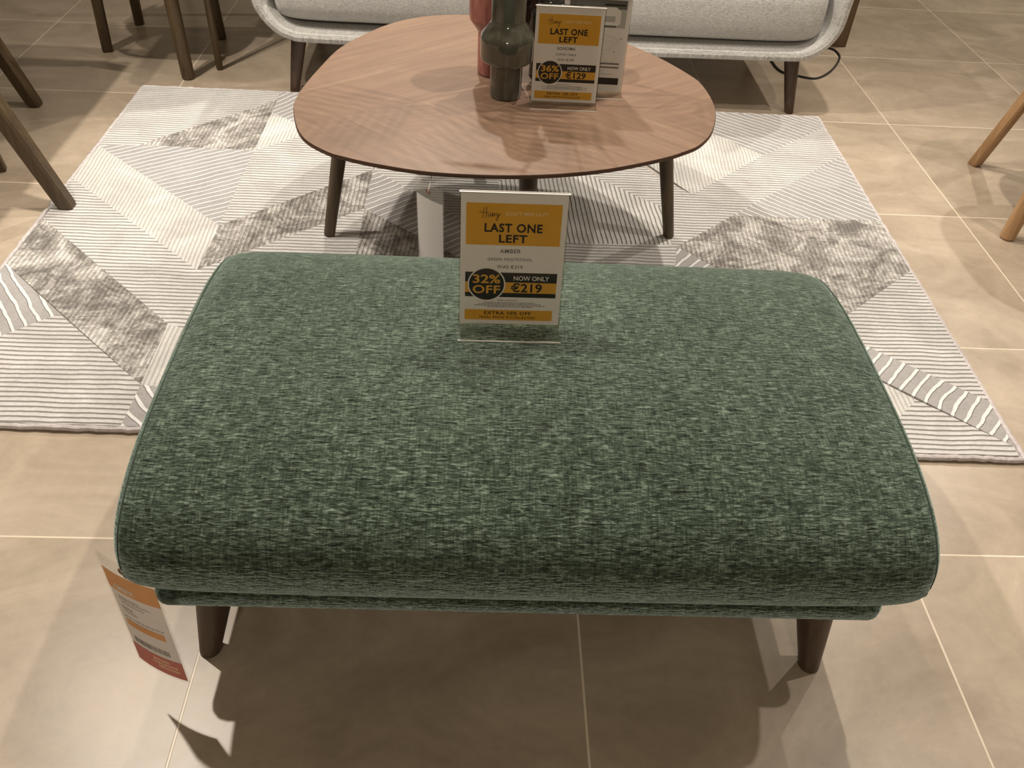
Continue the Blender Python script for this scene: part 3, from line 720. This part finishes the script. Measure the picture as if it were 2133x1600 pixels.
def cushion(name, x0, x1, y0, y1, z0, z1, rx, rz, par, nx=5.0):
    bm = bmesh.new(); l = bm.loops.layers.uv.new('UVMap')
    cx, cy, cz = (x0+x1)/2, (y0+y1)/2, (z0+z1)/2; A_, B_, C_ = (x1-x0)/2, (y1-y0)/2, (z1-z0)/2
    n, m_ = 64, 56; rows = []
    for i in range(1, n):
        u_ = -1+2*i/n; u_ = math.copysign(1-(1-abs(u_))**2.2, u_); s = (1-abs(u_)**rx)**(1/rx); row = []
        for k in range(m_):
            t = 2*math.pi*k/m_+.01; c, q = math.cos(t), math.sin(t)
            row.append(bm.verts.new((cx+A_*u_, cy+B_*s*math.copysign(abs(c)**(2/nx), c), cz+C_*s*math.copysign(abs(q)**(2/rz), q))))
        rows.append(row)
    for r0, r1 in zip(rows, rows[1:]):
        for k in range(m_):
            f_ = bm.faces.new((r0[k], r0[(k+1) % m_], r1[(k+1) % m_], r1[k]))
            for lp in f_.loops:
                c = lp.vert.co; lp[l].uv = (c.x, c.z-c.y*.8 if True else c.y)
    bm.faces.new(rows[0]); bm.faces.new(rows[-1][::-1]); bmesh.ops.recalc_face_normals(bm, faces=bm.faces)
    return link(name, bm, SOFA, par)
cushion('seat_cushion', XC-.874, XC+.874, 1.812, 2.40, .222, .44, 16, 3.2, sofa)
for s in (-1, 1): cushion('back_cushion', XC+s*.435-.425, XC+s*.435+.425, 2.28, 2.46, .44, .86, 8, 5, sofa)
for (fx, fy, tx, ty) in ((-1.418, 1.870, -1.385, 1.90), (.269, 1.862, .240, 1.90), (-1.418, 2.38, -1.385, 2.35), (.269, 2.38, .240, 2.35)):
    bm = bmesh.new(); add_taper(bm, (fx, fy, 0), (tx, ty, .19), .0155, .027, 28); link('leg', bm, LEGBR, sofa)
# ---------------------------------------------------------------- cable on the floor
bm = bmesh.new()
cb_ = [(.42, 2.455), (.52, 2.475), (.585, 2.475), (.6079, 2.4362), (.597, 2.3619), (.5262, 2.2375), (.4498, 2.1625), (.3831, 2.1775), (.3274, 2.2162), (.3164, 2.3305), (.3187, 2.4526), (.20, 2.62)]
add_tube(bm, smooth_pts([(x, y, .0042) for x, y in cb_], 8), .0038, 8)
tag(link('power_cable', bm, BLACKP), 'thin black cable looping on the tiles under the sofa right end', 'cable')
# ---------------------------------------------------------------- console behind the sofa
con = thing('console_table', 'brown wooden console with flat panel legs behind the sofa right end', 'table', (0, 0, 0))
CW = mat_wood('brown_panel_wood', (.10, .06, .03), (.19, .12, .065), .5)
for x in (.615, -1.0):
    bm = bmesh.new(); add_box(bm, (x, 2.62, .24), (.10, .24, .48), bev=.003)
    link('panel_leg', bm, CW, con)
bm = bmesh.new(); add_box(bm, (-.19, 2.64, .495), (1.75, .30, .03), bev=.004); link('top', bm, CW, con)
# ---------------------------------------------------------------- dining chairs and high table at the upper left
def chair(label, feet, wood, sides, zs=.45, r0=.013, r1=.019, lean=.04, back_dir=None, group=None, tops=None, seat_mat=None):
    cx = sum(p[0] for p in feet)/4; cy = sum(p[1] for p in feet)/4
    t = thing('dining_chair', label, 'chair', (cx, cy, 0), 0, group)
    k = 1-lean/.3
    rel = [(x-cx, y-cy) for x, y in feet]
    tp = [(x*(1-lean/.25), y*(1-lean/.25)) for x, y in rel] if not tops else [(x-cx, y-cy) for x, y in tops]
    for i, ((x, y), (a, b)) in enumerate(zip(rel, tp)):
        bm = bmesh.new(); sd = sides[i] if isinstance(sides, (list, tuple)) else sides
        add_taper(bm, (x, y, 0), (a, b, zs-.03), r0, r1, 24, sides=sd, rot=R_(20)); link('leg', bm, wood, t)
    bm = bmesh.new(); sx = (max(p[0] for p in tp)-min(p[0] for p in tp))/2+.05; sy_ = (max(p[1] for p in tp)-min(p[1] for p in tp))/2+.05
    mx, my = sum(p[0] for p in tp)/4, sum(p[1] for p in tp)/4
    pts = []
    for q in range(40):
        a = 2*math.pi*q/40; c, s = math.cos(a), math.sin(a); pts.append((mx+sx*math.copysign(abs(c)**.6, c), my+sy_*math.copysign(abs(s)**.6, s)))
    rings = []
    for sc_, z in ((.9, zs-.035), (1, zs-.025), (1.0, zs), (.95, zs+.018), (.6, zs+.024)):
        rings.append([bm.verts.new((mx+(x-mx)*sc_, my+(y-my)*sc_, z)) for x, y in pts])
    for a, b in zip(rings, rings[1:]):
        for i in range(40): bm.faces.new((a[i], a[(i+1) % 40], b[(i+1) % 40], b[i]))
    bm.faces.new(rings[0][::-1]); bm.faces.new(rings[-1]); link('seat', bm, seat_mat or SEAT, t)
    if back_dir is not None:
        d = Vector((math.cos(back_dir), math.sin(back_dir), 0)); s = Vector((-d.y, d.x, 0))
        bm = bmesh.new(); rows = []
        for iz in range(7):
            z = zs+.02+iz*.06; row = []
            for q in range(13):
                a = (q/12-.5)*2; off = max(sx, sy_)*.95
                p = Vector((mx, my, z))+d*(off*(1-.35*a*a)+iz*.012)+s*a*off*(.9-.02*iz*iz*.15); row.append(p)
            rows.append(row)
        for th in (0, .018):
            vv = [[bm.verts.new(p+d*th) for p in row] for row in rows]
            for a, b in zip(vv, vv[1:]):
                for q in range(12): bm.faces.new((a[q], a[q+1], b[q+1], b[q]))
        bmesh.ops.remove_doubles(bm, verts=bm.verts, dist=1e-5)
        o = link('backrest', bm, seat_mat or SEAT, t)
    return t
SEAT = simple('dark_seat_fabric', (.10, .095, .085), .9)
SEATO = simple('beige_seat_fabric', (.42, .36, .28), .9)
chair('smoked-oak dining chair at upper left, its legs around the tile cross', [(-2.127, 2.140), (-1.788, 1.935), (-1.768, 2.304), (-2.098, 2.41)], OLIVE, [4, None, None, 4], lean=.025, r0=.0215, r1=.0225, back_dir=R_(-120))
t = thing('high_table', 'round wooden high table whose thin front leg stands beside the chair, left of the sofa', 'table', (-1.75, 2.38, 0))
for (x, y, a, b) in ((.047, -.361, .045, -.34), (.30, .22, .26, .20), (-.27, .40, -.22, .34)):
    bm = bmesh.new(); add_taper(bm, (x, y, 0), (a, b, .73), .0115, .017, 20); link('leg', bm, OLIVE, t)
bm = bmesh.new(); add_lathe(bm, [(0, .727), (.36, .727), (.375, .735), (.38, .748), (.375, .76), (0, .76)], 72, (0, 0, 0)); bmesh.ops.recalc_face_normals(bm, faces=bm.faces); link('tabletop', bm, OLIVE, t)
# dining table at the left edge with a chair pushed in under it
t = thing('dining_table', 'dark wooden dining table with splayed square legs at the left edge of the rug', 'table', (-2.7, 1.42, 0))
for (x, y, z, a, b) in ((.503, .26, 0, .285, .235), (.833, -.359, RZ, .575, -.325), (-.75, .30, 0, -.5, .26), (-.45, -.36, 0, -.25, -.32)):
    bm = bmesh.new(); add_taper(bm, (x, y, z), (a, b, .715), .0245, .032, 24, sides=4, rot=R_(0)); link('leg', bm, OLIVE, t)
bm = bmesh.new(); add_box(bm, (-.05, -.05, .733), (1.35, .84, .034), bev=.008); link('tabletop', bm, OLIVE, t)
c_ = chair('dark wooden stool pushed under the dining table, one foot showing at the left edge', [(-2.125, 1.262), (-2.50, 1.12), (-2.64, 1.46), (-2.30, 1.62)], OLIVE, 4, lean=.07, r0=.016, r1=.02)
c_.name = 'dining_stool'; c_['category'] = 'stool'
chair('light oak dining chair at the right edge, two splayed legs in view', [(.782, 1.530), (.692, 1.095), (1.18, 1.05), (1.22, 1.50)], OAK, [4, None, None, 4], r0=.0205, r1=.021, back_dir=R_(0),
      tops=[(.865, 1.47), (.735, 1.13), (1.13, 1.10), (1.14, 1.45)], seat_mat=SEATO)
bpy.context.view_layer.update()
